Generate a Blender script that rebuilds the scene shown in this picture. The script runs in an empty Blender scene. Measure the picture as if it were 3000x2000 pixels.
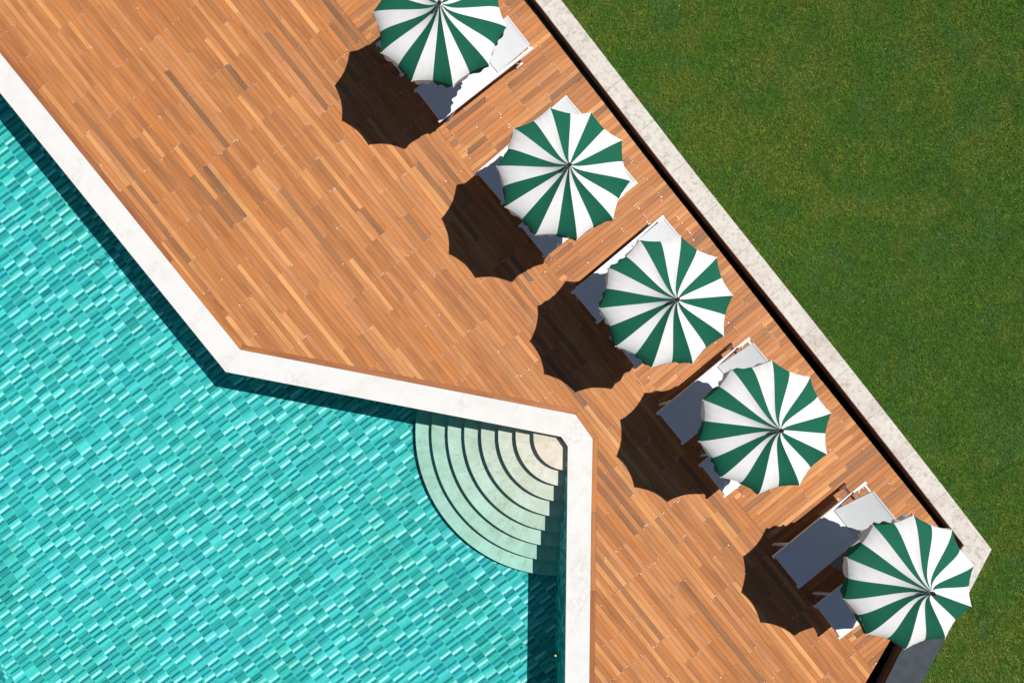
import bpy, bmesh, math, random
import numpy as np
from mathutils import Vector, Matrix

random.seed(11)
rng = np.random.default_rng(11)
R = math.radians
scene = bpy.context.scene

# ------------------------------------------------------------------ camera
NU, NV, H, F = 1290.0, 1040.0, 12.5, 2000.0     # nadir (photo pixels), camera height (m), focal length (px)
cam_d = bpy.data.cameras.new('camera')
cam = bpy.data.objects.new('camera', cam_d)
scene.collection.objects.link(cam)
cam.location = (0, 0, H)
cam.rotation_euler = (0, 0, 0)
cam_d.sensor_width = 36.0
cam_d.lens = 36.0 * F / 3000.0
cam_d.shift_x = (1500 - NU) / 3000.0
cam_d.shift_y = (NV - 1000) / 3000.0
cam_d.clip_end = 2000
scene.camera = cam
scene.render.resolution_x = 1024
scene.render.resolution_y = 682
scene.cycles.diffuse_bounces = 2

# ------------------------------------------------------------------ sky, sun, exposure
SUN = Vector((0.5076, 0.283, 1.0)).normalized()
elev = math.asin(SUN.z)
world = bpy.data.worlds.new('World')
scene.world = world
world.use_nodes = True
wn = world.node_tree
sky = wn.nodes.new('ShaderNodeTexSky')
sky.sky_type = 'NISHITA'
sky.sun_disc = False
sky.altitude = 900
sky.dust_density = 0.15
sky.ozone_density = 1.6
sky.sun_elevation = elev
sky.sun_rotation = math.atan2(SUN.x, SUN.y)
bg = wn.nodes['Background']
bg.inputs['Strength'].default_value = 0.05
wn.links.new(sky.outputs[0], bg.inputs['Color'])
sl = bpy.data.lights.new('sun', 'SUN')
sl.energy = 5.0
sl.angle = R(0.5)
sl.color = (1.0, 0.965, 0.91)
so = bpy.data.objects.new('sun', sl)
scene.collection.objects.link(so)
so.location = (20, 12, 40)
so.rotation_euler = SUN.to_track_quat('Z', 'Y').to_euler()
scene.view_settings.view_transform = 'Standard'
scene.view_settings.look = 'None'
scene.view_settings.exposure = 0.0
scene.view_settings.gamma = 1.0
scene.view_settings.use_curve_mapping = False

# ------------------------------------------------------------------ helpers
col = scene.collection


def W(u, v, z=0.0):
    """photo pixel -> point at height z under the drone"""
    k = (H - z) / F
    return Vector(((u - NU) * k, -(v - NV) * k))


def lin(r, g, b, k=1.0):
    f = lambda c: (c / 255 / 12.92 if c <= 10 else ((c / 255 + 0.055) / 1.055) ** 2.4)
    return (f(r) * k, f(g) * k, f(b) * k)


class MB:
    """collects polygons with a colour and a texture coordinate per vertex"""
    def __init__(self):
        self.v, self.f, self.t, self.s = [], [], [], []

    def add(self, verts, faces, tone=(1, 1, 1), st=None):
        b = len(self.v)
        self.v += [tuple(p) for p in verts]
        self.f += [tuple(i + b for i in q) for q in faces]
        self.t += [tuple(tone) + (1.0,)] * len(verts)
        self.s += st if st else [(p[0], p[1], p[2]) for p in verts]

    def prism(self, poly, z0, z1, tone=(1, 1, 1), frame=None, seed=0.0, dz=None, bottom=False):
        n = len(poly)
        a = sum(poly[i][0] * poly[(i + 1) % n][1] - poly[(i + 1) % n][0] * poly[i][1] for i in range(n))
        if a < 0:
            poly = poly[::-1]
        top = [(p[0], p[1], z1 + (dz(p) if dz else 0)) for p in poly]
        bot = [(p[0], p[1], z0) for p in poly]
        faces = [tuple(range(n))] + [(i, n + i, n + (i + 1) % n, (i + 1) % n) for i in range(n)]
        if bottom:
            faces.append(tuple(range(2 * n - 1, n - 1, -1)))
        if frame:
            d, m = frame
            st = [(p[0] * d[0] + p[1] * d[1], p[0] * m[0] + p[1] * m[1], seed) for p in poly] * 2
        else:
            st = [(p[0], p[1], seed) for p in poly] * 2
        self.add(top + bot, faces, tone, st)

    def box(self, c, s, rot=None, tone=(1, 1, 1), seed=0.0):
        """box centre c, full size s, optional 3x3 rotation"""
        vs = []
        for x in (-.5, .5):
            for y in (-.5, .5):
                for z in (-.5, .5):
                    p = Vector((x * s[0], y * s[1], z * s[2]))
                    if rot is not None:
                        p = rot @ p
                    vs.append(tuple(p + Vector(c)))
        self.add(vs, [(0, 1, 3, 2), (4, 6, 7, 5), (0, 4, 5, 1), (2, 3, 7, 6), (0, 2, 6, 4), (1, 5, 7, 3)], tone)

    def bar(self, a, b, w, h=None, up=(0, 0, 1), tone=(1, 1, 1)):
        """rectangular bar from a to b"""
        a, b = Vector(a), Vector(b)
        h = h or w
        x = (b - a).normalized()
        y = Vector(up).cross(x)
        if y.length < 1e-4:
            y = Vector((0, 1, 0)).cross(x)
        y.normalize()
        z = x.cross(y)
        self.box((a + b) / 2, ((b - a).length, w, h), Matrix((x, y, z)).transposed(), tone)

    def lathe(self, prof, n=24, c=(0, 0, 0), tone=(1, 1, 1)):
        vs, fs = [], []
        for r, z in prof:
            for i in range(n):
                a = 2 * math.pi * i / n
                vs.append((c[0] + r * math.cos(a), c[1] + r * math.sin(a), c[2] + z))
        for j in range(len(prof) - 1):
            for i in range(n):
                k = (i + 1) % n
                fs.append((j * n + i, j * n + k, (j + 1) * n + k, (j + 1) * n + i))
        fs.append(tuple(range(n))[::-1])
        fs.append(tuple(range((len(prof) - 1) * n, len(prof) * n)))
        self.add(vs, fs, tone)

    def mesh(self, name, smooth=False):
        me = bpy.data.meshes.new(name)
        me.from_pydata(self.v, [], self.f)
        at = me.attributes.new('tone', 'FLOAT_COLOR', 'POINT')
        at.data.foreach_set('color', np.array(self.t, dtype=np.float32).ravel())
        at = me.attributes.new('st', 'FLOAT_VECTOR', 'POINT')
        at.data.foreach_set('vector', np.array(self.s, dtype=np.float32).ravel())
        if smooth:
            me.polygons.foreach_set('use_smooth', [True] * len(me.polygons))
        me.update()
        return me

    def build(self, name, material, parent=None, smooth=False, kind=None):
        return place(name, self.mesh(name, smooth), material, parent, kind)


def place(name, me, material=None, parent=None, kind=None):
    o = bpy.data.objects.new(name, me)
    if material is not None and me is not None and not me.materials:
        me.materials.append(material)
    col.objects.link(o)
    if parent is not None:
        o.parent = parent
    if kind:
        o['kind'] = kind
    return o


def empty(name, loc=(0, 0, 0), rz=0.0):
    o = bpy.data.objects.new(name, None)
    o.empty_display_size = 0.1
    col.objects.link(o)
    o.location = loc
    o.rotation_euler = (0, 0, rz)
    return o


def tag(o, label, cat, group=None):
    o['label'] = label
    o['category'] = cat
    if group:
        o['group'] = group
    return o


def struct(o, label=None):
    o['kind'] = 'structure'
    if label:
        o['label'] = label
    return o


def clip(poly, px, py, nx, ny):
    """keep the part of poly where (p - P).n >= 0"""
    out = []
    n = len(poly)
    for i in range(n):
        a, b = poly[i], poly[(i + 1) % n]
        da = (a[0] - px) * nx + (a[1] - py) * ny
        db = (b[0] - px) * nx + (b[1] - py) * ny
        if da >= 0:
            out.append(a)
        if (da >= 0) != (db >= 0):
            k = da / (da - db)
            out.append((a[0] + (b[0] - a[0]) * k, a[1] + (b[1] - a[1]) * k))
    return out


def clean(poly, eps=1e-4):
    out = []
    for p in poly:
        if not out or math.hypot(p[0] - out[-1][0], p[1] - out[-1][1]) > eps:
            out.append(p)
    if len(out) > 1 and math.hypot(out[0][0] - out[-1][0], out[0][1] - out[-1][1]) < eps:
        out.pop()
    return out


def area(poly):
    n = len(poly)
    return abs(sum(poly[i][0] * poly[(i + 1) % n][1] - poly[(i + 1) % n][0] * poly[i][1] for i in range(n))) / 2


def inside(poly, x, y):
    r = False
    n = len(poly)
    for i in range(n):
        a, b = poly[i], poly[(i + 1) % n]
        if (a[1] > y) != (b[1] > y) and x < (b[0] - a[0]) * (y - a[1]) / (b[1] - a[1]) + a[0]:
            r = not r
    return r


def offset(pl, dist):
    """parallel of a polyline, dist to its left"""
    out = []
    ns = []
    for a, b in zip(pl[:-1], pl[1:]):
        d = (Vector(b) - Vector(a)).normalized()
        ns.append(Vector((-d.y, d.x)))
    for i, p in enumerate(pl):
        p = Vector(p)
        if i == 0:
            out.append(p + ns[0] * dist)
        elif i == len(pl) - 1:
            out.append(p + ns[-1] * dist)
        else:
            m = (ns[i - 1] + ns[i]).normalized()
            out.append(p + m * (dist / m.dot(ns[i])))
    return out


# ------------------------------------------------------------------ materials
class NT:
    def __init__(self, name, rough=0.6, spec=0.4):
        self.m = bpy.data.materials.new(name)
        self.m.use_nodes = True
        self.t = self.m.node_tree
        self.b = self.t.nodes['Principled BSDF']
        self.b.inputs['Roughness'].default_value = rough
        self.b.inputs['Specular IOR Level'].default_value = spec

    def n(self, kind, **kw):
        nd = self.t.nodes.new(kind)
        for k, v in kw.items():
            if hasattr(nd, k):
                setattr(nd, k, v)
            else:
                nd.inputs[k].default_value = v
        return nd

    def l(self, a, b):
        self.t.links.new(a, b)

    def attr(self, name):
        return self.n('ShaderNodeAttribute', attribute_name=name)

    def scaled(self, src, s):
        v = self.n('ShaderNodeVectorMath', operation='MULTIPLY')
        self.l(src, v.inputs[0])
        v.inputs[1].default_value = s
        return v.outputs[0]

    def noise(self, vec, scale=1.0, detail=3.0, rough=0.55):
        nd = self.n('ShaderNodeTexNoise')
        nd.inputs['Scale'].default_value = scale
        nd.inputs['Detail'].default_value = detail
        nd.inputs['Roughness'].default_value = rough
        if vec is not None:
            self.l(vec, nd.inputs['Vector'])
        return nd.outputs['Fac']

    def ramp(self, fac, stops):
        nd = self.n('ShaderNodeValToRGB')
        e = nd.color_ramp.elements
        while len(e) < len(stops):
            e.new(0.5)
        for i, (p, c) in enumerate(stops):
            e[i].position = p
            e[i].color = (c, c, c, 1) if not hasattr(c, '__len__') else tuple(c) + (1,)
        self.l(fac, nd.inputs[0])
        return nd.outputs[0]

    def mix(self, a, b, fac=1.0, mode='MULTIPLY'):
        nd = self.n('ShaderNodeMix', data_type='RGBA', blend_type=mode)
        for s, v in ((nd.inputs[0], fac), (nd.inputs[6], a), (nd.inputs[7], b)):
            if hasattr(v, 'links') or hasattr(v, 'is_linked'):
                self.l(v, s)
            elif hasattr(v, '__len__'):
                s.default_value = tuple(v) + (1,)
            else:
                s.default_value = v
        return nd.outputs[2]

    def bump(self, h, strength=0.3, dist=0.01):
        nd = self.n('ShaderNodeBump')
        nd.inputs['Strength'].default_value = strength
        nd.inputs['Distance'].default_value = dist
        self.l(h, nd.inputs['Height'])
        self.l(nd.outputs[0], self.b.inputs['Normal'])

    def color(self, c):
        if hasattr(c, '__len__'):
            self.b.inputs['Base Color'].default_value = tuple(c) + (1,)
        else:
            self.l(c, self.b.inputs['Base Color'])


def wood_material():
    k = NT('deck_wood', 0.62, 0.25)
    st = k.attr('st').outputs['Vector']
    tone = k.attr('tone').outputs['Color']
    s = k.scaled(st, (1.1, 24.0, 60.0))
    g1 = k.noise(s, 1.0, 5.0, 0.6)
    s2 = k.scaled(st, (1.3, 7.0, 37.0))
    g2 = k.noise(s2, 1.0, 3.0, 0.5)
    s3 = k.scaled(st, (5.0, 120.0, 60.0))
    g3 = k.noise(s3, 1.0, 2.0, 0.5)
    c = k.mix(tone, k.ramp(g1, [(0.28, (0.72, 0.68, 0.64)), (0.5, (1, 1, 1)), (0.75, (1.12, 1.11, 1.08))]), 0.5)
    c = k.mix(c, k.ramp(g2, [(0.32, (0.78, 0.76, 0.76)), (0.52, (1, 1, 1)), (0.7, (1.1, 1.06, 1.0))]), 0.9)
    c = k.mix(c, k.ramp(g3, [(0.35, (0.86, 0.84, 0.82)), (0.6, (1.05, 1.05, 1.05))]), 0.4)
    # dark knots, small and rare
    s4 = k.scaled(st, (3.0, 11.0, 60.0))
    kn = k.noise(s4, 1.0, 1.0, 0.4)
    c = k.mix(c, k.ramp(kn, [(0.74, (1, 1, 1)), (0.82, (0.55, 0.48, 0.44))]), 0.8)
    k.color(c)
    k.bump(g1, 0.25, 0.002)
    return k.m


def simple(name, c, rough=0.5, spec=0.4, metal=0.0, mottle=0.0, scale=8.0, bump=0.0):
    k = NT(name, rough, spec)
    k.b.inputs['Metallic'].default_value = metal
    if mottle:
        tc = k.n('ShaderNodeTexCoord').outputs['Object']
        f = k.noise(tc, scale, 4.0, 0.6)
        k.color(k.mix(tuple(c), k.ramp(f, [(0.3, 1 - mottle), (0.7, 1 + mottle * 0.5)]), 1.0))
        if bump:
            k.bump(f, bump, 0.004)
    else:
        k.color(tuple(c))
    return k.m


def coping_material():
    k = NT('white_stone', 0.7, 0.3)
    st = k.attr('st').outputs['Vector']
    a = k.noise(k.scaled(st, (3, 3, 9)), 1.0, 5.0, 0.6)
    b = k.noise(k.scaled(st, (22, 22, 9)), 1.0, 4.0, 0.65)
    c = k.mix((0.685, 0.675, 0.655), k.ramp(a, [(0.3, (0.93, 0.925, 0.90)), (0.55, (1, 1, 1))]), 1.0)
    c = k.mix(c, k.ramp(b, [(0.27, (0.80, 0.80, 0.76)), (0.36, (1, 1, 1))]), 0.6)
    e = k.noise(k.scaled(st, (1.7, 1.7, 4)), 1.0, 2.0, 0.5)
    f = k.noise(k.scaled(st, (13, 13, 4)), 1.0, 5.0, 0.75)
    c = k.mix(c, k.mix((1, 1, 1), k.ramp(f, [(0.40, (0.74, 0.71, 0.64)), (0.53, (1, 1, 1))]), k.ramp(e, [(0.52, 0.0), (0.66, 1.0)]), 'MIX'), 0.5)
    k.color(c)
    k.bump(b, 0.15, 0.003)
    return k.m


def limestone_material():
    k = NT('grey_limestone', 0.75, 0.25)
    st = k.attr('st').outputs['Vector']
    a = k.noise(k.scaled(st, (2.2, 2.2, 7)), 1.0, 5.0, 0.62)
    b = k.noise(k.scaled(st, (14, 14, 7)), 1.0, 5.0, 0.7)
    d = k.noise(k.scaled(st, (55, 55, 7)), 1.0, 2.0, 0.6)
    c = k.ramp(a, [(0.3, (0.51, 0.45, 0.39)), (0.5, (0.60, 0.555, 0.50)), (0.7, (0.64, 0.60, 0.555))])
    c = k.mix(c, k.ramp(b, [(0.30, (0.52, 0.51, 0.50)), (0.5, (1, 1, 1)), (0.75, (1.08, 1.07, 1.05))]), 0.85)
    c = k.mix(c, k.ramp(d, [(0.28, (0.55, 0.53, 0.50)), (0.4, (1, 1, 1))]), 0.7)
    k.color(c)
    k.bump(b, 0.3, 0.004)
    return k.m


def step_material():
    k = NT('cream_travertine', 0.6, 0.3)
    st = k.attr('st').outputs['Vector']
    a = k.noise(k.scaled(st, (3.0, 3.0, 5)), 1.0, 5.0, 0.65)
    b = k.noise(k.scaled(st, (9, 9, 3)), 1.0, 5.0, 0.7)
    d = k.noise(k.scaled(st, (60, 60, 3)), 1.0, 2.0, 0.6)
    c = k.ramp(a, [(0.3, (0.53, 0.45, 0.37)), (0.5, (0.63, 0.545, 0.465)), (0.7, (0.69, 0.61, 0.54))])
    c = k.mix(c, k.ramp(b, [(0.30, (0.68, 0.66, 0.55)), (0.46, (1, 1, 1))]), 0.75)
    c = k.mix(c, k.ramp(d, [(0.3, (0.85, 0.85, 0.8)), (0.45, (1, 1, 1))]), 0.6)
    c = k.mix(c, k.attr('tone').outputs['Color'], 1.0)
    k.color(c)
    return k.m


def tile_material():
    k = NT('glazed_tile', 0.25, 0.3)
    st = k.attr('st').outputs['Vector']
    tone = k.attr('tone').outputs['Color']
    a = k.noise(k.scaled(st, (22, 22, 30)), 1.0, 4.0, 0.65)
    b = k.noise(k.scaled(st, (0.55, 0.55, 0)), 1.0, 3.0, 0.6)
    c = k.mix(tone, k.ramp(a, [(0.3, (0.82, 0.90, 0.90)), (0.55, (1, 1, 1)), (0.75, (1.12, 1.05, 1.04))]), 0.9)  # fine mottling painted into the glaze to suggest caustic light
    c = k.mix(c, k.ramp(b, [(0.3, (0.90, 0.86, 0.80)), (0.5, (1, 1, 1)), (0.68, (1.12, 1.0, 1.06))]), 1.0)
    k.color(c)
    return k.m


def water_material():
    k = NT('pool_water_clear')
    t = k.t
    t.nodes.remove(k.b)
    out = t.nodes['Material Output']
    tr = k.n('ShaderNodeBsdfTransparent')
    tr.inputs[0].default_value = (0.985, 1.0, 1.0, 1)
    gl = k.n('ShaderNodeBsdfGlossy')
    gl.inputs['Roughness'].default_value = 0.03
    fr = k.n('ShaderNodeFresnel')
    fr.inputs['IOR'].default_value = 1.33
    tc = k.n('ShaderNodeTexCoord').outputs['Object']
    nz = k.noise(tc, 3.5, 3.0, 0.55)
    bp = k.n('ShaderNodeBump')
    bp.inputs['Strength'].default_value = 0.25
    bp.inputs['Distance'].default_value = 0.02
    k.l(nz, bp.inputs['Height'])
    k.l(bp.outputs[0], gl.inputs['Normal'])
    mx = k.n('ShaderNodeMixShader')
    k.l(fr.outputs[0], mx.inputs[0])
    k.l(tr.outputs[0], mx.inputs[1])
    k.l(gl.outputs[0], mx.inputs[2])
    k.l(mx.outputs[0], out.inputs['Surface'])
    va = k.n('ShaderNodeVolumeAbsorption')
    va.inputs['Color'].default_value = (0.0, 0.93, 0.90, 1)
    va.inputs['Density'].default_value = 0.36
    k.l(va.outputs[0], out.inputs['Volume'])
    return k.m


def fabric(name, c, mott=0.05):
    k = NT(name, 0.85, 0.15)
    tc = k.n('ShaderNodeTexCoord').outputs['Object']
    w = k.noise(tc, 240.0, 1.0, 0.5)
    b = k.noise(tc, 5.0, 3.0, 0.6)
    cc = k.mix(tuple(c), k.ramp(w, [(0.3, 1 - mott), (0.7, 1.0 + mott)]), 1.0)
    cc = k.mix(cc, k.ramp(b, [(0.3, 1 - mott), (0.6, 1.0)]), 1.0)
    k.color(cc)
    k.bump(b, 0.12, 0.02)
    return k.m


def grass_material():
    k = NT('grass_blade', 0.55, 0.3)
    k.color(k.attr('tone').outputs['Color'])
    return k.m


def turf_material():
    k = NT('turf_soil', 0.9, 0.1)
    tc = k.n('ShaderNodeTexCoord').outputs['Object']
    a = k.noise(tc, 1.2, 4.0, 0.6)
    b = k.noise(tc, 40.0, 4.0, 0.7)
    c = k.ramp(a, [(0.3, (0.038, 0.085, 0.010)), (0.55, (0.052, 0.10, 0.012)), (0.75, (0.085, 0.115, 0.02))])
    c = k.mix(c, k.ramp(b, [(0.3, 0.45), (0.6, 1.1)]), 1.0)
    k.color(c)
    k.bump(b, 0.8, 0.02)
    return k.m


M = dict(
    wood=wood_material(), coping=coping_material(), limestone=limestone_material(), step=step_material(),
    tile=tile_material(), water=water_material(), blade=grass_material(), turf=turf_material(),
    white_cloth=fabric('white_canvas', (0.735, 0.725, 0.71)), green_cloth=fabric('green_canvas', (0.010, 0.112, 0.066), 0.08),
    sling=fabric('pale_sling_fabric', (0.76, 0.775, 0.79), 0.03), sling_back=fabric('tilt_shaded_sling', (0.70, 0.72, 0.735), 0.04),  # backrest copy of the sling painted greyer, as it tilts from the sun
    white_metal=simple('white_aluminium', (0.80, 0.80, 0.80), 0.35, 0.5),
    finial=simple('brown_turned_wood', (0.09, 0.035, 0.02), 0.4, 0.5),
    pole=simple('pale_pole', (0.55, 0.5, 0.43), 0.5, 0.4),
    base=simple('grey_base_stone', (0.34, 0.32, 0.29), 0.8, 0.2, mottle=0.2),
    substructure=simple('dark_joists', (0.018, 0.011, 0.008), 0.9, 0.1),
    riser=simple('brown_riser_board', (0.22, 0.10, 0.055), 0.7, 0.2, mottle=0.3),
    slate=simple('dark_slate', (0.048, 0.058, 0.068), 0.75, 0.3, mottle=0.25, scale=5.0, bump=0.3),
    grout=simple('pale_turquoise_grout', (0.30, 0.66, 0.65), 0.8, 0.2),
    stone_grout=simple('pale_stone_grout', (0.52, 0.50, 0.47), 0.9, 0.1),
    earth=simple('brown_earth', (0.11, 0.085, 0.05), 0.95, 0.1, mottle=0.3, scale=2.0),
    screw=simple('zinc_screw_glint', (0.88, 0.86, 0.83), 0.35, 0.6),  # screw heads painted near-white to stand in for sun glints
    glass=simple('teal_plastic', (0.12, 0.36, 0.30), 0.2, 0.6),
    ring=simple('dull_steel', (0.10, 0.20, 0.20), 0.3, 0.6, metal=0.3),
    yellow=simple('yellow_berry', (0.75, 0.68, 0.12), 0.5, 0.4),
)

# ------------------------------------------------------------------ pool: outline from the coping's edges
ZF = -1.10                                      # apparent depth of the floor
ZW = -0.10
inner = [W(-530.0, -383.0), W(661.2, 1089), W(1643.7, 1278.5), W(1663.6, 1306.8), W(1659.0, 1700), W(1650.5, 2420)]
outer = [W(-530.0, -499.0), W(703.3, 1024), W(1686, 1214.2), W(1736.3, 1285.4), W(1732, 1500), W(1721, 2420)]
far_a = Vector(((0 - NU) * (H - ZF) / F, -(1945 - NV) * (H - ZF) / F))
dl = (inner[1] - inner[0]).normalized()
perp = Vector((-dl.y, dl.x))
# opposite long wall, parallel to the first one
far0 = far_a - dl * 4.5
far1 = far_a + dl * 2.2
pool_poly = inner + [Vector((far1.x, inner[-1].y)), far1, far0]

g = MB()
g.add([(p.x, p.y, ZF) for p in [Vector((-16, 12)), Vector((-16, -12)), Vector((4, -12)), Vector((4, 12))]], [(0, 1, 2, 3)])
pool_floor = struct(g.build('pool_floor', M['grout']))
# walls
wl = MB()
n = len(pool_poly)
for i in range(n):
    a, b = pool_poly[i], pool_poly[(i + 1) % n]
    wl.add([(a.x, a.y, -0.03), (b.x, b.y, -0.03), (b.x, b.y, ZF - .02), (a.x, a.y, ZF - .02)], [(0, 1, 2, 3)])
pool_wall = struct(wl.build('pool_wall', M['grout']))

LIGHT = [(0.62, 0.76, 0.75), (0.68, 0.78, 0.78), (0.54, 0.73, 0.72)]
MID = [(0.100, 0.490, 0.475), (0.082, 0.430, 0.430), (0.135, 0.545, 0.525), (0.110, 0.465, 0.500), (0.068, 0.385, 0.370), (0.16, 0.56, 0.56)]
DARK = [(0.024, 0.235, 0.255), (0.032, 0.280, 0.285), (0.024, 0.220, 0.262)]


def tile_tone(prev):
    x = random.random()
    if prev == 'L':
        k = 'D' if x < .45 else 'M'
    elif prev == 'D':
        k = 'L' if x < .20 else 'M' if x < .94 else 'D'
    else:
        k = 'D' if x < .34 else 'L' if x < .44 else 'M'
    c = random.choice({'L': LIGHT, 'M': MID, 'D': DARK}[k])
    j = random.uniform(0.85, 1.15)
    return k, tuple(q * j for q in c)


ta = R(37.0)
td = Vector((math.cos(ta), math.sin(ta)))           # long side of a tile
tn = Vector((math.sin(ta), -math.cos(ta)))
TL, TW = 0.251, 0.0555
grown = pool_poly
tiles = []
last = {}
BLOCKS = ['MDMMLD', 'MMLDMDM', 'MDMDMM', 'DMLMDM', 'MDMLDM', 'MLDMMD']


def glaze(k):
    j = random.uniform(0.86, 1.15)
    return tuple(q * j for q in random.choice({'L': LIGHT, 'M': MID, 'D': DARK}[k]))


for i in range(-80, 80):
    prev = 'M'
    sh = random.uniform(0, TW)
    here = {}
    queue = []
    for j in range(-330, 330):
        c = td * (i * TL) + tn * (j * TW + sh)
        if not (-11 < c.x < 3.2 and -8.6 < c.y < 8.5):
            continue
        if not inside(pool_poly, c.x, c.y):
            # keep the cut tiles along the wall
            if not any(inside(pool_poly, (c + q).x, (c + q).y) for q in (td * .12, td * -.12, tn * .02, tn * -.02)):
                continue
        if not queue:
            for _ in range(7):
                queue = list(random.choice(BLOCKS))
                if not any(q == 'L' and 'L' in (last.get(j + e), last.get(j + e + 1)) for e, q in enumerate(queue)):
                    break
        prev = queue.pop(0)
        tone = glaze(prev)
        here[j] = prev
        tiles.append((c, tone))
    last = here


def tile_poly(c):
    hx, hy = TL / 2 - 0.0042, TW / 2 - 0.0020
    pl = [c + td * hx + tn * hy, c - td * hx + tn * hy, c - td * hx - tn * hy, c + td * hx - tn * hy]
    return [(p.x, p.y) for p in pl]


# hidden by the steps: leave those out
CORNER = W(1664, 1282.3)
tiles = [t for t in tiles if (t[0] - CORNER).length > 2.6]
order = sorted(range(len(tiles)), key=lambda i: tiles[i][0].length)
single = set(order[:300])
rest = MB()
for i, (c, tone) in enumerate(tiles):
    mb = MB() if i in single else rest
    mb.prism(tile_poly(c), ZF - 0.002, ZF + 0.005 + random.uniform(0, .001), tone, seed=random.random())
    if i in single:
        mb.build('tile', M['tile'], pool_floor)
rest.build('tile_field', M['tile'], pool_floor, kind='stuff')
# small mosaic on the walls that the drone can see
wt = MB()
for a, b in ((inner[2], inner[3]), (inner[3], inner[4]), (inner[4], inner[5]), (far0, far1)):
    a, b = Vector(a), Vector(b)
    d = (b - a).normalized()
    nrm = Vector((d.y, -d.x))
    mid = (a + b) / 2
    if not inside(pool_poly, (mid + nrm * .05).x, (mid + nrm * .05).y):
        nrm = -nrm
    L = (b - a).length
    for r_ in range(22):
        z1 = ZW + 0.06 - r_ * 0.05
        z0 = z1 - 0.046
        if z0 < ZF:
            break
        x = random.uniform(-.1, 0)
        while x < L:
            w_ = 0.10
            _, tone = tile_tone('M')
            p0 = a + d * max(x, 0)
            p1 = a + d * min(x + w_ - .004, L)
            q0, q1 = p0 + nrm * .005, p1 + nrm * .005
            wt.add([(q0.x, q0.y, z0), (q1.x, q1.y, z0), (q1.x, q1.y, z1), (q0.x, q0.y, z1),
                    (p0.x, p0.y, z0), (p1.x, p1.y, z0), (p1.x, p1.y, z1), (p0.x, p0.y, z1)],
                   [(0, 1, 2, 3), (3, 2, 6, 7), (0, 3, 7, 4), (1, 5, 6, 2), (0, 4, 5, 1)], tone)
            x += w_
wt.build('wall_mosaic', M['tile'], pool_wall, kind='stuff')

# steps: eight curved treads round the corner
steps = empty('pool_steps', (CORNER.x, CORNER.y, ZF))
struct(steps, 'eight curved cream stone steps going down into the pool corner')
a0, a1 = R(166.5), R(272.0)
for k in range(8):
    zt = -0.135 - 0.118 * k
    r_ = 0.615 + 0.316 * k
    rin = max(0.0, r_ - 0.50)
    NSEG = 4 + k                       # stones along the arc
    parts = MB()
    stone = [random.uniform(.92, 1.08) for _ in range(30)]
    m_ = 10 + 4 * k
    ou = [(r_ * math.cos(a0 + (a1 - a0) * i / m_), r_ * math.sin(a0 + (a1 - a0) * i / m_)) for i in range(m_ + 1)]
    inn = [(rin * math.cos(a0 + (a1 - a0) * i / m_), rin * math.sin(a0 + (a1 - a0) * i / m_)) for i in range(m_ + 1)] if rin > 0 else [(0, 0)]
    if rin > 0:
        for s in range(m_):
            parts.prism([ou[s], ou[s + 1], inn[s + 1], inn[s]], zt - 0.14 - ZF, zt - ZF, (stone[s * NSEG // m_],) * 2 + (stone[s * NSEG // m_] ** 1.3,), seed=k + 0.37 * (s * NSEG // m_))
    else:
        parts.prism(ou + inn, zt - 0.14 - ZF, zt - ZF, seed=k)
    me = parts.mesh('step_tread')
    bm = bmesh.new(); bm.from_mesh(me); bmesh.ops.remove_doubles(bm, verts=bm.verts, dist=1e-5)
    # drop the internal walls between the stones
    kill = [f for f in bm.faces if abs(f.normal.z) < .1 and all(len(e.link_faces) > 2 for e in f.edges if abs(e.verts[0].co.z - e.verts[1].co.z) > .01)]
    bmesh.ops.delete(bm, geom=kill, context='FACES_ONLY')
    bm.to_mesh(me); bm.free()
    place('step_tread', me, M['step'], steps)

# water
wb = MB()
big = []
cx = sum(p.x for p in pool_poly) / n
wp = [Vector(p) for p in pool_poly]
top = [(p.x, p.y, ZW) for p in wp]
bot = [(p.x, p.y, ZF - .06) for p in wp]
wb.add(top + bot, [tuple(range(n)), tuple(range(2 * n - 1, n - 1, -1))] + [(i, n + i, n + (i + 1) % n, (i + 1) % n) for i in range(n)])
wme = wb.mesh('pool_water')
bm = bmesh.new(); bm.from_mesh(wme); bmesh.ops.recalc_face_normals(bm, faces=bm.faces); bm.to_mesh(wme); bm.free()
struct(place('pool_water', wme, M['water']))

# coping
coping = empty('pool_coping', (0, 0, 0))
struct(coping, 'white stone coping round the pool edge')
for i in range(5):
    a, b, c, d = inner[i], inner[i + 1], outer[i + 1], outer[i]
    L = (b - a).length
    k = max(1, round(L / 1.05))
    for j in range(k):
        e = 0.0014 / L
        f0, f1 = j / k + (e if j else 0), (j + 1) / k - (e if j < k - 1 else 0)
        q = [a.lerp(b, f0), a.lerp(b, f1), d.lerp(c, f1), d.lerp(c, f0)]
        mb = MB()
        mb.prism([(p.x, p.y) for p in q], -0.055, 0.004, seed=random.random() * 3)
        mb.build('coping_slab', M['coping'], coping)
mb = MB()
mb.prism([(p.x, p.y) for p in offset(inner, .012)] + [(p.x, p.y) for p in reversed(offset(outer, -.002))], -0.06, 0.0015)
mb.build('joint_bed', M['stone_grout'], coping)
# coping of the far side of the pool
fb = MB()
pf = [far0, far1, far1 - Vector((0.27, -.33)) * 1.0 - Vector((0.2, 0.05)), far0 - Vector((0.38, .30))]
fb.prism([(p.x, p.y) for p in pf], -0.055, 0.004)
fb.build('coping_slab', M['coping'], coping)

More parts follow.
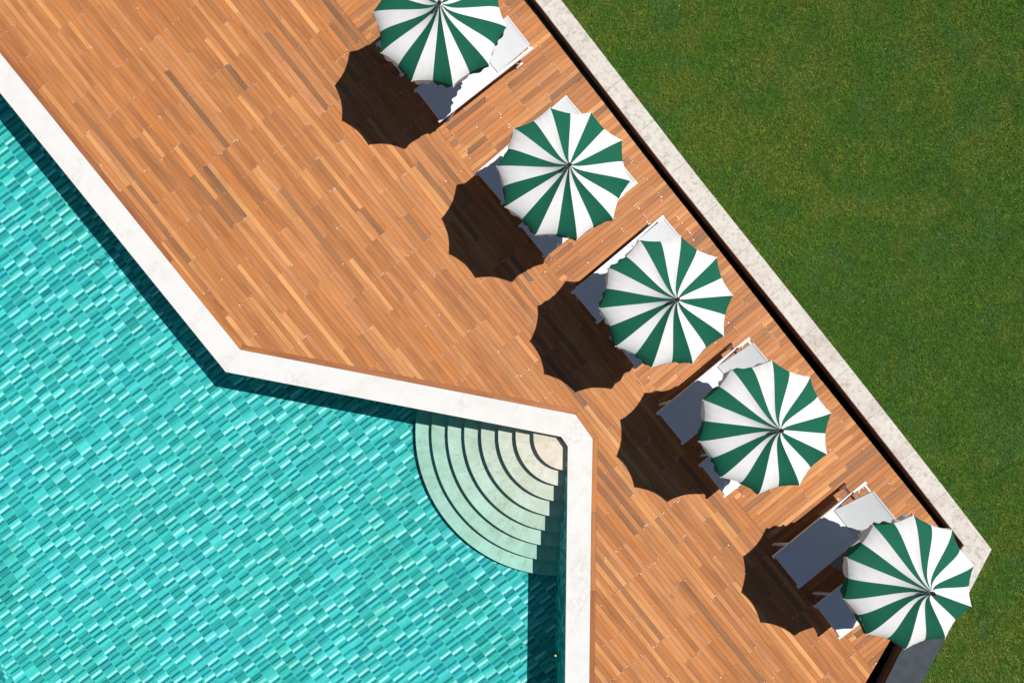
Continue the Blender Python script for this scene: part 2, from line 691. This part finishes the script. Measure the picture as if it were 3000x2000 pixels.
# ------------------------------------------------------------------ deck
deck_edge_e = [W(1169, -450), W(1540, 0), W(1924, 500), W(2394.9, 1100), W(2620.4, 1380), W(2780, 1578)]
deck_edge_s = [W(2780, 1578), W(2605, 1879.5), W(2535, 2000), W(2332, 2350)]
bd = Vector((0.6266, -0.7793)).normalized()             # direction of the main boards (world)
bn = Vector((-bd.y, bd.x))                              # towards the lawn
B0 = W(1288, 383)                                       # a point on the line where the two board fields meet
BW = 0.093
border_out = offset(outer, BW + 0.004)
if (border_out[1] - CORNER).length < (outer[1] - CORNER).length and False:
    pass
# make sure the border lies on the deck side
mid_o = (outer[1] + outer[2]) / 2
mid_b = (border_out[1] + border_out[2]) / 2
mid_i = (inner[1] + inner[2]) / 2
if (mid_b - mid_i).length < (mid_o - mid_i).length:
    border_out = offset(outer, -(BW + 0.004))


def on_bound(p):
    return B0 + bd * ((p - B0).dot(bd))


s_end = W(2557.6, 1961)
main_poly = [tuple(p) for p in border_out] + [tuple(W(1900, 2420)), tuple(deck_edge_s[3]), tuple(deck_edge_s[2]), tuple(s_end), tuple(on_bound(W(600, -480)))]
strip_poly = [tuple(on_bound(W(600, -480))), tuple(s_end), tuple(deck_edge_s[1])] + [tuple(p) for p in reversed(deck_edge_e)]

deck = empty('wooden_deck', (0, 0, 0))
struct(deck, 'main field of brown hardwood decking beside the pool')
strip = empty('lounger_deck', (0, 0, 0))
struct(strip, 'cross-laid hardwood decking strip under the loungers')

TONES = [((206, 137, 83), 5), ((213, 145, 90), 4), ((199, 130, 78), 4), ((228, 160, 99), 1.8), ((188, 125, 78), 2.4), ((172, 119, 80), 0.9),
         ((156, 111, 78), 0.3), ((217, 149, 100), 1.2), ((236, 170, 110), 0.5), ((212, 137, 78), 2.2)]


def plank_tone():
    c = random.choices([t[0] for t in TONES], [t[1] for t in TONES])[0]
    j = random.uniform(0.93, 1.07)
    return lin(*c, k=0.765 * j)


def field(poly, d, nrm, row0, parent, joist, lengths, screws, split=None):
    """boards running along d, clipped to poly"""
    pieces = []
    ss = [p[0] * d.x + p[1] * d.y for p in poly]
    ts = [p[0] * nrm.x + p[1] * nrm.y for p in poly]
    r0 = math.floor((min(ts) - row0) / BW) - 1
    r1 = math.ceil((max(ts) - row0) / BW) + 1
    for r_ in range(r0, r1):
        t0 = row0 + r_ * BW
        t1 = t0 + BW - 0.0038
        subs = [poly]
        if split and t0 < split[1]:
            subs = [clip(poly, d.x * split[0], d.y * split[0], -d.x, -d.y), clip(poly, d.x * split[0], d.y * split[0], d.x, d.y)]
        for sp in subs:
            if len(sp) < 3:
                continue
            p = clip(sp, nrm.x * t0, nrm.y * t0, nrm.x, nrm.y)
            p = clip(p, nrm.x * t1, nrm.y * t1, -nrm.x, -nrm.y) if len(p) > 2 else []
            if len(p) < 3:
                continue
            lo = min(q[0] * d.x + q[1] * d.y for q in p)
            hi = max(q[0] * d.x + q[1] * d.y for q in p)
            s = math.floor(lo / joist) * joist - joist * random.randint(0, 3)
            while s < hi:
                e = s + joist * random.choice(lengths)
                q = clip(p, d.x * (s + .0015), d.y * (s + .0015), d.x, d.y)
                q = clip(q, d.x * (e - .0015), d.y * (e - .0015), -d.x, -d.y) if len(q) > 2 else []
                q = clean(q)
                if len(q) > 2 and area(q) > 0.0006:
                    pieces.append((q, s, e, t0, t1))
                k = s
                while k < e - 1e-6:
                    for tt in (t0 + .018, t1 - .018):
                        for off in ((0.016,) if k > s + 1e-6 else (0.016, -0.016)):
                            if random.random() < (0.48 if k <= s + 1e-6 else 0.13):
                                sc = d * (k + off) + nrm * tt
                                if inside(poly, sc.x, sc.y):
                                    screws.append(sc)
                    k += joist
                s = e
    view = lambda q: (-9 < q[0][0] < 11.2 and -6.6 < q[0][1] < 7.2)
    idx = sorted(range(len(pieces)), key=lambda i: -(area(pieces[i][0]) if view(pieces[i][0]) else 0))
    keep = set(idx[:296])
    rest = MB()
    for i, (q, s, e, t0, t1) in enumerate(pieces):
        mb = MB() if i in keep else rest
        zo = random.uniform(-.0015, .0015)
        mb.prism(q, -0.022, zo, plank_tone(), (d, nrm), random.random() * 9)
        if i in keep:
            mb.build('plank', M['wood'], parent)
    if rest.v:
        rest.build('plank_field', M['wood'], parent, kind='stuff')


scr = []
chm = (border_out[2] + border_out[3]) / 2
field(main_poly, bd, bn, B0.dot(bn) - 200 * BW, deck, 0.60, [1, 2, 2, 3, 3, 4], scr, (chm.dot(bd), chm.dot(bn)))
scr2 = []
sd = bn
sn = -bd
field(strip_poly, sd, sn, 0.02, strip, 0.45, [1, 2, 2, 3, 4], scr2)


def screw_mesh(pts, parent):
    mb = MB()
    for p in pts:
        r_ = random.choice((.0040, .0050, .0060, .0075, .011 if random.random() < .35 else .006))
        mb.add([(p.x + r_ * math.cos(a * math.pi / 3), p.y + r_ * math.sin(a * math.pi / 3), .0035) for a in range(6)] +
               [(p.x + r_ * math.cos(a * math.pi / 3), p.y + r_ * math.sin(a * math.pi / 3), -.002) for a in range(6)],
               [tuple(range(6))] + [(i, 6 + i, 6 + (i + 1) % 6, (i + 1) % 6) for i in range(6)])
    mb.build('screw_heads', M['screw'], parent, kind='stuff')


screw_mesh(scr, deck)
screw_mesh(scr2, strip)

# border boards along the coping
jl = {0: 1.9, 1: 1.7, 2: 9, 3: 1.55, 4: 1.55}
for i in range(5):
    a, b, c, d = outer[i], outer[i + 1], border_out[i + 1], border_out[i]
    L = (b - a).length
    k = max(1, round(L / jl[i]))
    fr = ((b - a).normalized(), Vector((-(b - a).normalized().y, (b - a).normalized().x)))
    for j in range(k):
        e = 0.002 / L
        f0, f1 = j / k + e, (j + 1) / k - e
        off = 0.004
        n_ = (d - a).normalized() * off
        q = [a.lerp(b, f0) + n_, a.lerp(b, f1) + n_, d.lerp(c, f1) - n_ * .6, d.lerp(c, f0) - n_ * .6]
        mb = MB()
        tn_ = random.choice([(190, 122, 76), (204, 134, 84), (182, 116, 74), (212, 138, 80)])
        mb.prism([(p.x, p.y) for p in q], -0.022, 0.001, lin(*tn_, k=.70), fr, random.random() * 9)
        mb.build('border_board', M['wood'], deck)

sub = MB()
sub.add([(p[0], p[1], -0.0225) for p in [tuple(q) for q in outer] + main_poly[len(border_out):]], [tuple(range(len(main_poly)))])
sub.build('joist_bed', M['substructure'], deck)
sub = MB()
sub.add([(p[0], p[1], -0.0235) for p in strip_poly], [tuple(range(len(strip_poly)))])
sub.build('joist_bed', M['substructure'], strip)

# ------------------------------------------------------------------ low wall between deck and lawn
ZK = 0.165
cap_in = [W(1196, -450, ZK), W(1568.5, 0, ZK), W(1955.8, 500, ZK), W(2438, 1100, ZK), W(2658, 1380, ZK), W(2824, 1595.5, ZK)]
cap_out = [W(1290, -450, ZK), W(1643.5, 0, ZK), W(2030.8, 500, ZK), W(2509.6, 1100, ZK), W(2733, 1385, ZK), W(2905, 1608, ZK)]
s_in = [W(2824, 1595.5, ZK), W(2717, 1774, ZK), W(2645, 1895, ZK), W(2592.5, 2000, ZK), W(2418, 2350, ZK)]
s_out = [W(2905, 1608, ZK), W(2800, 1810, ZK), W(2755, 1896, ZK), W(2701, 2000, ZK), W(2520, 2350, ZK)]


def resample(pl, step, s0=0.0):
    """points every step metres along a polyline"""
    pts, acc = [pl[0]], s0
    for a, b in zip(pl[:-1], pl[1:]):
        L = (b - a).length
        x = step - acc
        while x < L:
            pts.append(a.lerp(b, x / L))
            x += step
        acc = (L - (x - step))
    return pts + [pl[-1]]


def at_frac(pl, f):
    L = [(b - a).length for a, b in zip(pl[:-1], pl[1:])]
    x = f * sum(L)
    for (a, b), l in zip(zip(pl[:-1], pl[1:]), L):
        if x <= l:
            return a.lerp(b, x / l)
        x -= l
    return pl[-1]


def across(pin, pout, f):
    """point of pout square across from the point at fraction f of pin"""
    if f < 0.004:
        return pout[0]
    if f > 0.996:
        return pout[-1]
    p = at_frac(pin, f)
    best = None
    for a, b in zip(pout[:-1], pout[1:]):
        t = max(0.0, min(1.0, (p - a).dot(b - a) / (b - a).length_squared))
        q = a.lerp(b, t)
        if best is None or (q - p).length < (best - p).length:
            best = q
    return best


def cap_slabs(pin, pout, count, mat, parent, name, f_lo=0.0, f_hi=1.0):
    for j in range(count):
        f0 = f_lo + (f_hi - f_lo) * j / count
        f1 = f_lo + (f_hi - f_lo) * (j + 1) / count
        e = 0.00012
        q = [at_frac(pin, f0 + e), at_frac(pin, f1 - e), across(pin, pout, f1 - e), across(pin, pout, f0 + e)]
        mb = MB()
        mb.prism([(p.x, p.y) for p in q], ZK - 0.035, ZK + random.uniform(-.001, .001), seed=random.random() * 5, bottom=True)
        mb.build(name, mat, parent)


def body(pin, pout, parent, name, mat, inset_in=0.012, inset_out=0.02, z0=-0.05):
    pi = [p.lerp(q, inset_in / (q - p).length) for p, q in zip(pin, pout)]
    po = [q.lerp(p, inset_out / (q - p).length) for p, q in zip(pin, pout)]
    mb = MB()
    for i in range(len(pi) - 1):
        mb.prism([(p.x, p.y) for p in (pi[i], pi[i + 1], po[i + 1], po[i])], z0, ZK - 0.036)
    return mb.build(name, mat, parent)


gw = empty('garden_wall', tuple(cap_in[3]) + (0,))
tag(gw, 'low wall with mottled grey limestone cap between wooden deck and lawn', 'wall')
gwi = gw.location.copy()
def under(root):
    for ch in root.children:
        ch.location = -root.location
body(cap_in, cap_out, gw, 'riser_board', M['riser'])
cap_slabs(cap_in, cap_out, 17, M['limestone'], gw, 'cap_stone')
cap_slabs(s_in[:2], s_out[:2], 1, M['limestone'], gw, 'cap_stone', 0.002, 1.0)
body(s_in[:2], s_out[:2], gw, 'riser_board', M['riser'], z0=-0.051)
under(gw)
sw = empty('slate_wall', tuple(s_in[2]) + (0,))
tag(sw, 'dark slate capped low wall at the end of the deck under the corner parasol', 'wall')
body(s_in[1:], s_out[1:], sw, 'riser_board', M['riser'], z0=-0.052)
cap_slabs(s_in[1:], s_out[1:], 4, M['slate'], sw, 'cap_stone', 0.002, 1.0)
under(sw)

# ------------------------------------------------------------------ lawn and ground
ZL = 0.105
edge = [p.lerp(q, -0.004) for p, q in zip(cap_out, cap_in)] + [p.lerp(q, -0.004) for p, q in zip(s_out[1:], s_in[1:])]
lawn_poly = [tuple(p) for p in edge] + [(s_out[-1].x, -30), (45, -30), (45, 30), (cap_out[0].x, 30)]
lw = MB()
lw.add([(p[0], p[1], ZL) for p in lawn_poly], [tuple(range(len(lawn_poly)))])
lawn = struct(lw.build('lawn', M['turf']))
gd = MB()
gd.add([(-400, -400, -1.45), (400, -400, -1.45), (400, 400, -1.45), (-400, 400, -1.45)], [(0, 1, 2, 3)])
struct(gd.build('ground', M['turf']))


def value_noise(x, y, cell, seed):
    gr = np.random.default_rng(seed).random((160, 160))
    fx, fy = x / cell + 60, y / cell + 60
    ix, iy = np.floor(fx).astype(int), np.floor(fy).astype(int)
    tx, ty = fx - ix, fy - iy
    tx, ty = tx * tx * (3 - 2 * tx), ty * ty * (3 - 2 * ty)
    a, b = gr[ix % 160, iy % 160], gr[(ix + 1) % 160, iy % 160]
    c, d = gr[ix % 160, (iy + 1) % 160], gr[(ix + 1) % 160, (iy + 1) % 160]
    return (a * (1 - tx) + b * tx) * (1 - ty) + (c * (1 - tx) + d * tx) * ty


def in_poly_np(poly, x, y):
    r_ = np.zeros(x.shape, bool)
    m = len(poly)
    for i in range(m):
        ax, ay = poly[i]
        bx, by = poly[(i + 1) % m]
        if abs(by - ay) < 1e-9:
            continue
        r_ ^= ((ay > y) != (by > y)) & (x < (bx - ax) * (y - ay) / (by - ay) + ax)
    return r_


NB = 760000
gx = rng.uniform(0.5, 12.3, NB)
gy = rng.uniform(-7.5, 8.0, NB)
ok = in_poly_np(lawn_poly, gx, gy)
gx, gy = gx[ok], gy[ok]
nb = len(gx)
p1 = value_noise(gx, gy, .9, 1) * .35 + value_noise(gx, gy, .34, 2) * .35 + value_noise(gx, gy, .13, 3) * .3
p2 = value_noise(gx, gy, 1.3, 4) * .35 + value_noise(gx, gy, .38, 5) * .4 + value_noise(gx, gy, .13, 6) * .25
tuft = value_noise(gx, gy, .07, 7)
az = rng.uniform(0, 2 * np.pi, nb) + 3 * tuft
lean = rng.uniform(.012, .05, nb)
hh = rng.uniform(.018, .040, nb) * (.7 + .6 * p1)
wd = rng.uniform(.0030, .0062, nb)
dx, dy = np.cos(az), np.sin(az)
V = np.empty((nb, 3, 3), np.float32)
V[:, 0] = np.stack([gx - dy * wd, gy + dx * wd, np.full(nb, ZL - .001)], 1)
V[:, 1] = np.stack([gx + dy * wd, gy - dx * wd, np.full(nb, ZL - .001)], 1)
V[:, 2] = np.stack([gx + dx * lean, gy + dy * lean, ZL + hh], 1)
green = np.array([0.096, 0.206, 0.020])
deep = np.array([0.052, 0.142, 0.013])
blue = np.array([0.068, 0.168, 0.040])
yellow = np.array([0.195, 0.205, 0.024])
straw = np.array([0.34, 0.28, 0.11])
p3 = value_noise(gx, gy, .55, 8) * .5 + value_noise(gx, gy, .2, 9) * .5
k1 = np.clip((p1 - .36) / .26, 0, 1)[:, None]
k2 = np.clip((p2 - .44) / .24, 0, 1)[:, None] * .58
k3 = np.clip((p3 - .55) / .2, 0, 1)[:, None] * .7
C = deep * (1 - k1) + green * k1
C = C * (1 - k3) + blue * k3
C = C * (1 - k2) + yellow * k2
st_ = rng.random(nb) < (.005 + .03 * k2[:, 0])
C[st_] = straw
fine = value_noise(gx, gy, .034, 10)
C *= (.66 + 1.02 * fine)[:, None] * rng.uniform(.65, 1.4, nb)[:, None]
me = bpy.data.meshes.new('grass')
me.vertices.add(nb * 3)
me.vertices.foreach_set('co', V.ravel())
me.loops.add(nb * 3)
me.loops.foreach_set('vertex_index', np.arange(nb * 3, dtype=np.int32))
me.polygons.add(nb)
me.polygons.foreach_set('loop_start', np.arange(0, nb * 3, 3, dtype=np.int32))
me.update(calc_edges=True)
at = me.attributes.new('tone', 'FLOAT_COLOR', 'POINT')
C4 = np.concatenate([np.repeat(C, 3, 0), np.ones((nb * 3, 1))], 1).astype(np.float32)
at.data.foreach_set('color', C4.ravel())
go = place('grass', me, M['blade'], None, 'stuff')
go['label'] = 'short mown green lawn grass with yellowish patches'
go['category'] = 'grass'

# ------------------------------------------------------------------ parasols
RU, ZR = 1.06, 1.72
PROF = [(0.025, .490), (0.045, .452), (0.075, .404), (0.12, .354), (0.18, .306), (0.27, .262), (0.38, .226), (0.50, .194), (0.62, .163), (0.72, .135), (0.80, .109), (0.87, .080), (0.92, .056), (0.96, .031), (0.985, .012), (1.0, 0.0)]


def prof(q):
    for (a, za), (b, zb) in zip(PROF[:-1], PROF[1:]):
        if q <= b:
            return za + (zb - za) * (q - a) / (b - a)
    return 0.0


def panel_mesh(name, side, ph):
    """half a gore: x from 0 (rib) to .5 (mid seam); side -1 = clockwise of the rib"""
    mb = MB()
    na = 7
    qs = [p[0] for p in PROF]
    vs, fs = [], []
    for j, q in enumerate(qs):
        for i in range(na + 1):
            x = 0.5 * i / na
            bow = 1 - (2 * x - 1) ** 2
            th = side * x * R(36)
            r_ = RU * q * (1 - 0.094 * bow * q ** 2)
            z = prof(q) - 0.020 * bow * math.sin(math.pi * min(1, q * 1.02)) - .012 * bow * q ** 4
            z += (0.0045 * math.sin(2 * math.pi * x)) * q ** 3 * math.sin(31 * x + 7 * q + ph) + 0.004 * math.sin(2 * math.pi * x) * math.sin(5 * q + 2.1 * ph)
            vs.append((r_ * math.cos(th), r_ * math.sin(th), z))
    w = na + 1
    for j in range(len(qs) - 1):
        for i in range(na):
            f = (j * w + i, j * w + i + 1, (j + 1) * w + i + 1, (j + 1) * w + i)
            fs.append(f if side < 0 else f[::-1])
    mb.add(vs, fs)
    return mb.mesh(name, True)


def valance_mesh(name, side, wob):
    mb = MB()
    na, nz = 16, 5
    vs, fs = [], []
    for j in range(nz + 1):
        for i in range(na + 1):
            xs = i / na
            x = 0.5 * xs
            bow = 1 - (2 * x - 1) ** 2
            th = side * x * R(36)
            drop = (0.065 + 0.080 * math.sin(math.pi * xs) ** 0.8) * j / nz
            r_ = RU * (1 - 0.094 * bow) + (0.012 * math.sin(wob * xs * math.pi + wob) + .005 * math.sin(13 * xs + wob)) * j / nz + .004 * j / nz
            z = -.012 * bow - drop
            vs.append((r_ * math.cos(th), r_ * math.sin(th), z))
    w = na + 1
    for j in range(nz):
        for i in range(na):
            f = (j * w + i, j * w + i + 1, (j + 1) * w + i + 1, (j + 1) * w + i)
            fs.append(f if side < 0 else f[::-1])
    mb.add(vs, fs)
    return mb.mesh(name, True)


pans = {-1: [], 1: []}
for s_, m_ in ((-1, M['green_cloth']), (1, M['white_cloth'])):
    for ph_ in (0.0, 1.3, 2.9, 4.4):
        p_ = panel_mesh('canopy_panel', s_, ph_)
        p_.materials.append(m_)
        pans[s_].append(p_)
vals = {}
for s, m in ((-1, M['green_cloth']), (1, M['white_cloth'])):
    vals[s] = []
    for wob in (2.3, 3.1, 4.2):
        v = valance_mesh('valance', s, wob)
        v.materials.append(m)
        vals[s].append(v)
rb = MB()
rb.bar((0.05, 0, .30), (0.55, 0, .165), .016)
rb.bar((0.55, 0, .165), (1.04, 0, -.008), .016)
rib_me = rb.mesh('rib'); rib_me.materials.append(M['pole'])
tp = MB()
tp.box((RU - .004, 0, .0), (.022, .016, .018))
tip_me = tp.mesh('rib_cap'); tip_me.materials.append(M['white_metal'])
po = MB(); po.lathe([(.022, 0), (.022, 2.16)], 16)
pole_me = po.mesh('pole', True); pole_me.materials.append(M['pole'])
ba = MB(); ba.lathe([(.37, 0), (.37, .055), (.355, .07), (.05, .075), (.045, .30), (.028, .31)], 40)
base_me = ba.mesh('base'); base_me.materials.append(M['base'])
fi = MB(); fi.lathe([(.016, 0), (.030, .012), (.034, .032), (.028, .052), (.014, .064), (.018, .078), (.010, .095)], 16)
fin_me = fi.mesh('finial', True); fin_me.materials.append(M['finial'])
cl = MB(); cl.lathe([(.036, 0), (.040, .008), (.034, .018), (.02, .022)], 18)
col_me = cl.mesh('top_collar', True); col_me.materials.append(M['white_cloth'])
hb = MB(); hb.lathe([(.05, 0), (.05, .05)], 14)
hub_me = hb.mesh('hub'); hub_me.materials.append(M['pole'])

U_LABEL = ['green and white striped parasol, fifth in the row from the corner of the low wall',
           'green and white striped parasol, fourth in the row from the corner of the low wall',
           'green and white striped parasol in the middle of the row of five',
           'green and white striped parasol next to the one that overhangs the wall corner',
           'green and white striped parasol overhanging the limestone wall corner and the slate cap']
U = [((1288.5, 56.6), 29.5), ((1651.1, 508.3), 29.6), ((1950.9, 882.6), 5.4), ((2243.3, 1253.3), 12.2), ((2662, 1702.9), 14.6)]
for (px, ph), lab in zip(U, U_LABEL):
    c = W(px[0], px[1], ZR)
    root = empty('parasol', (c.x, c.y, 0), R(ph))
    tag(root, lab, 'parasol', 'striped parasols in a row on the deck')
    root.rotation_euler = (R(random.uniform(-.6, .6)), R(random.uniform(-.6, .6)), R(ph))
    place('base', base_me, None, root)
    p_ = place('pole', pole_me, None, root); p_.location.z = .05
    h_ = place('hub', hub_me, None, root); h_.location.z = ZR + .28
    t_ = place('top_collar', col_me, None, root); t_.location.z = ZR + .470
    f_ = place('finial', fin_me, None, root); f_.location.z = ZR + .488
    for i in range(10):
        r_ = place('rib', rib_me, None, root)
        r_.location.z = ZR - .014
        r_.rotation_euler.z = i * R(36)
        cap = place('rib_cap', tip_me, None, r_)
        for s in (-1, 1):
            o = place('canopy_panel', random.choice(pans[s]), None, root)
            o.location.z = ZR
            o.rotation_euler.z = i * R(36)
            place('valance', random.choice(vals[s]), None, o)

# ------------------------------------------------------------------ loungers
ZS = 0.375


def lounger(foot_left, angle, back, label):
    w = 0.72
    a = R(angle)
    d = Vector((math.cos(a), math.sin(a)))
    nr = Vector((math.sin(a), -math.cos(a)))
    fl = W(foot_left[0], foot_left[1], ZS)
    o = fl + nr * (w / 2)
    root = empty('sun_lounger', (o.x, o.y, 0), a)
    tag(root, label, 'sun lounger', 'white sun loungers under the parasols')
    for s in (1, -1):
        mb = MB()
        mb.box((1.045, s * .343, .339), (2.13, .050, .036))
        rail = mb.build('side_rail', M['white_metal'], root)
        ec = MB()
        ec.box((2.1135, s * .343, .339), (.008, .022, .022))
        ec.build('end_plug', M['ring'], rail)
        mb = MB()
        mb.bar((.36, s * .343, .335), (.20, s * .350, .0), .036, .036)
        lg = mb.build('leg', M['white_metal'], root)
        mb = MB(); mb.box((.197, s * .350, .006), (.05, .034, .012)); mb.build('foot_pad', M['white_metal'], lg)
        mb = MB()
        mb.bar((1.735, s * .343, .335), (1.845, s * .352, .012), .036, .036)
        lg = mb.build('leg', M['white_metal'], root)
        mb = MB(); mb.bar((1.775, s * .360, .013), (1.915, s * .360, .013), .036, .030); mb.build('foot_pad', M['white_metal'], lg)
    for x in (.03, 1.335, 2.06):
        mb = MB()
        mb.bar((x, -.326, .337), (x, .326, .337), .03, .028)
        mb.build('crossbar', M['white_metal'], root)
    # seat sling with a little sag between the rails
    mb = MB()
    nx, ny = 14, 10
    vs = []
    for j in range(2):
        for ix in range(nx + 1):
            for iy in range(ny + 1):
                x = .012 + 1.318 * ix / nx
                y = -.36 + .72 * iy / ny
                sag = .018 * (1 - (2 * iy / ny - 1) ** 4) * math.sin(math.pi * ix / nx) ** .6 if 0 < iy < ny else 0
                edge_ = .010 if iy in (0, ny) else 0
                xx = x + (.010 if (ix == 0 and 1 < iy < ny - 1) else 0)
                vs.append((xx, y, ZS - sag - edge_ - (.016 if j else 0)))
    q = ny + 1
    fs = []
    for ix in range(nx):
        for iy in range(ny):
            fs.append((ix * q + iy, (ix + 1) * q + iy, (ix + 1) * q + iy + 1, ix * q + iy + 1))
    m = (nx + 1) * q
    fs += [tuple(i + m for i in f[::-1]) for f in fs]
    for ix in range(nx):
        fs.append((ix * q, ix * q + m, (ix + 1) * q + m, (ix + 1) * q))
        fs.append((ix * q + ny, (ix + 1) * q + ny, (ix + 1) * q + ny + m, ix * q + ny + m))
    for iy in range(ny):
        fs.append((iy, iy + 1, iy + 1 + m, iy + m))
        fs.append((nx * q + iy, nx * q + iy + m, nx * q + iy + 1 + m, nx * q + iy + 1))
    mb.add(vs, fs)
    mb.build('seat_sling', M['sling'], root)
    # backrest, hinged at x = 1.345
    bk = empty('backrest', (1.345, 0, ZS - .006))
    bk.parent = root
    bk.rotation_euler = (0, -R(back), 0)
    mb = MB()
    BL = .70
    nx, ny = 10, 8
    vs = []
    for j in range(2):
        for ix in range(nx + 1):
            for iy in range(ny + 1):
                x = BL * ix / nx
                y = -.322 + .644 * iy / ny
                sag = .012 * (1 - (2 * iy / ny - 1) ** 4) * math.sin(math.pi * ix / nx) ** .7
                sag -= .003 * math.exp(-((x - .47) / .012) ** 2)
                vs.append((x, y, -sag - (.012 if j else 0)))
    q = ny + 1
    fs = []
    for ix in range(nx):
        for iy in range(ny):
            fs.append((ix * q + iy, (ix + 1) * q + iy, (ix + 1) * q + iy + 1, ix * q + iy + 1))
    m = (nx + 1) * q
    fs += [tuple(i + m for i in f[::-1]) for f in fs]
    for ix in range(nx):
        fs.append((ix * q, ix * q + m, (ix + 1) * q + m, (ix + 1) * q))
        fs.append((ix * q + ny, (ix + 1) * q + ny, (ix + 1) * q + ny + m, ix * q + ny + m))
    mb.add(vs, fs)
    mb.build('back_sling', M['sling_back'], bk)
    fr = MB()
    fr.bar((0, .307, -.024), (BL - .01, .307, -.024), .022, .022)
    fr.bar((0, -.307, -.024), (BL - .01, -.307, -.024), .022, .022)
    fr.bar((BL + .004, -.326, -.008), (BL + .004, .326, -.008), .022, .026)
    fr.build('back_frame', M['white_metal'], bk)
    # props that hold the backrest up
    hz = math.sin(R(back)) * .46 + ZS - .03
    hx = 1.345 + math.cos(R(back)) * .46
    for s in (1, -1):
        pr = MB()
        pr.bar((hx, s * .29, hz), (hx + .17, s * .325, .335), .016)
        pr.build('back_prop', M['white_metal'], root)
    return root


LG = [((1103.0, 126.5), 38.2, 10, 'white sun lounger almost hidden under the fifth parasol from the wall corner'),
      ((1215.5, 262.1), 38.2, 12, 'white sun lounger half in sun beside the fifth parasol from the wall corner'),
      ((1395.9, 506.0), 40.6, 11, 'white sun lounger under the fourth parasol from the wall corner, farther from that corner'),
      ((1522.2, 659.1), 38.6, 12, 'white sun lounger under the fourth parasol from the wall corner, nearer to that corner'),
      ((1676.9, 854.5), 40.0, 12, 'white sun lounger with its head end showing beside the middle parasol'),
      ((1789.5, 985.5), 38.6, 12, 'white sun lounger almost hidden under the middle parasol'),
      ((1927.5, 1209.1), 39.5, 24, 'white sun lounger with raised back beside the parasol next to the wall-corner one'),
      ((2051.7, 1361.8), 38.5, 14, 'white sun lounger mostly hidden under the parasol next to the wall-corner one'),
      ((2268.7, 1630.1), 39.2, 26, 'white sun lounger with raised back beside the parasol over the wall corner'),
      ((2390.9, 1776.0), 37.5, 14, 'white sun lounger mostly hidden under the parasol over the wall corner')]
for a in LG:
    lounger(*a)

# ------------------------------------------------------------------ small things in the pool
c = W(1627, 1919, ZW)
mb = MB(); mb.lathe([(.004, -.018), (.016, -.012), (.021, 0), (.016, .012), (.005, .018)], 12)
b = mb.build('berry', M['yellow'], None, True)
b.location = (c.x, c.y, ZW + .006)
tag(b, 'tiny yellow berry floating in the shade beside the pool wall', 'berry')
c = W(290, 769, ZF)
bub = empty('pool_bubble', (c.x, c.y, ZF + .004))  # ring is most likely a floating bubble, modelled here like a floor fitting
tag(bub, 'small round inlet ring on the tiled pool floor near the shaded edge', 'bubble')
mb = MB()
N_ = 24
vs = []
for r_, z in ((.068, 0), (.068, .02), (.050, .02), (.050, .004)):
    vs += [(r_ * math.cos(2 * math.pi * i / N_), r_ * math.sin(2 * math.pi * i / N_), z) for i in range(N_)]
fs = [(j * N_ + i, j * N_ + (i + 1) % N_, (j + 1) * N_ + (i + 1) % N_, (j + 1) * N_ + i) for j in range(3) for i in range(N_)]
mb.add(vs, fs)
mb.build('ring', M['ring'], bub)
mb = MB(); mb.lathe([(.03, 0), (.03, .018), (.02, .026)], 18)
mb.build('ring_centre', M['glass'], bub)
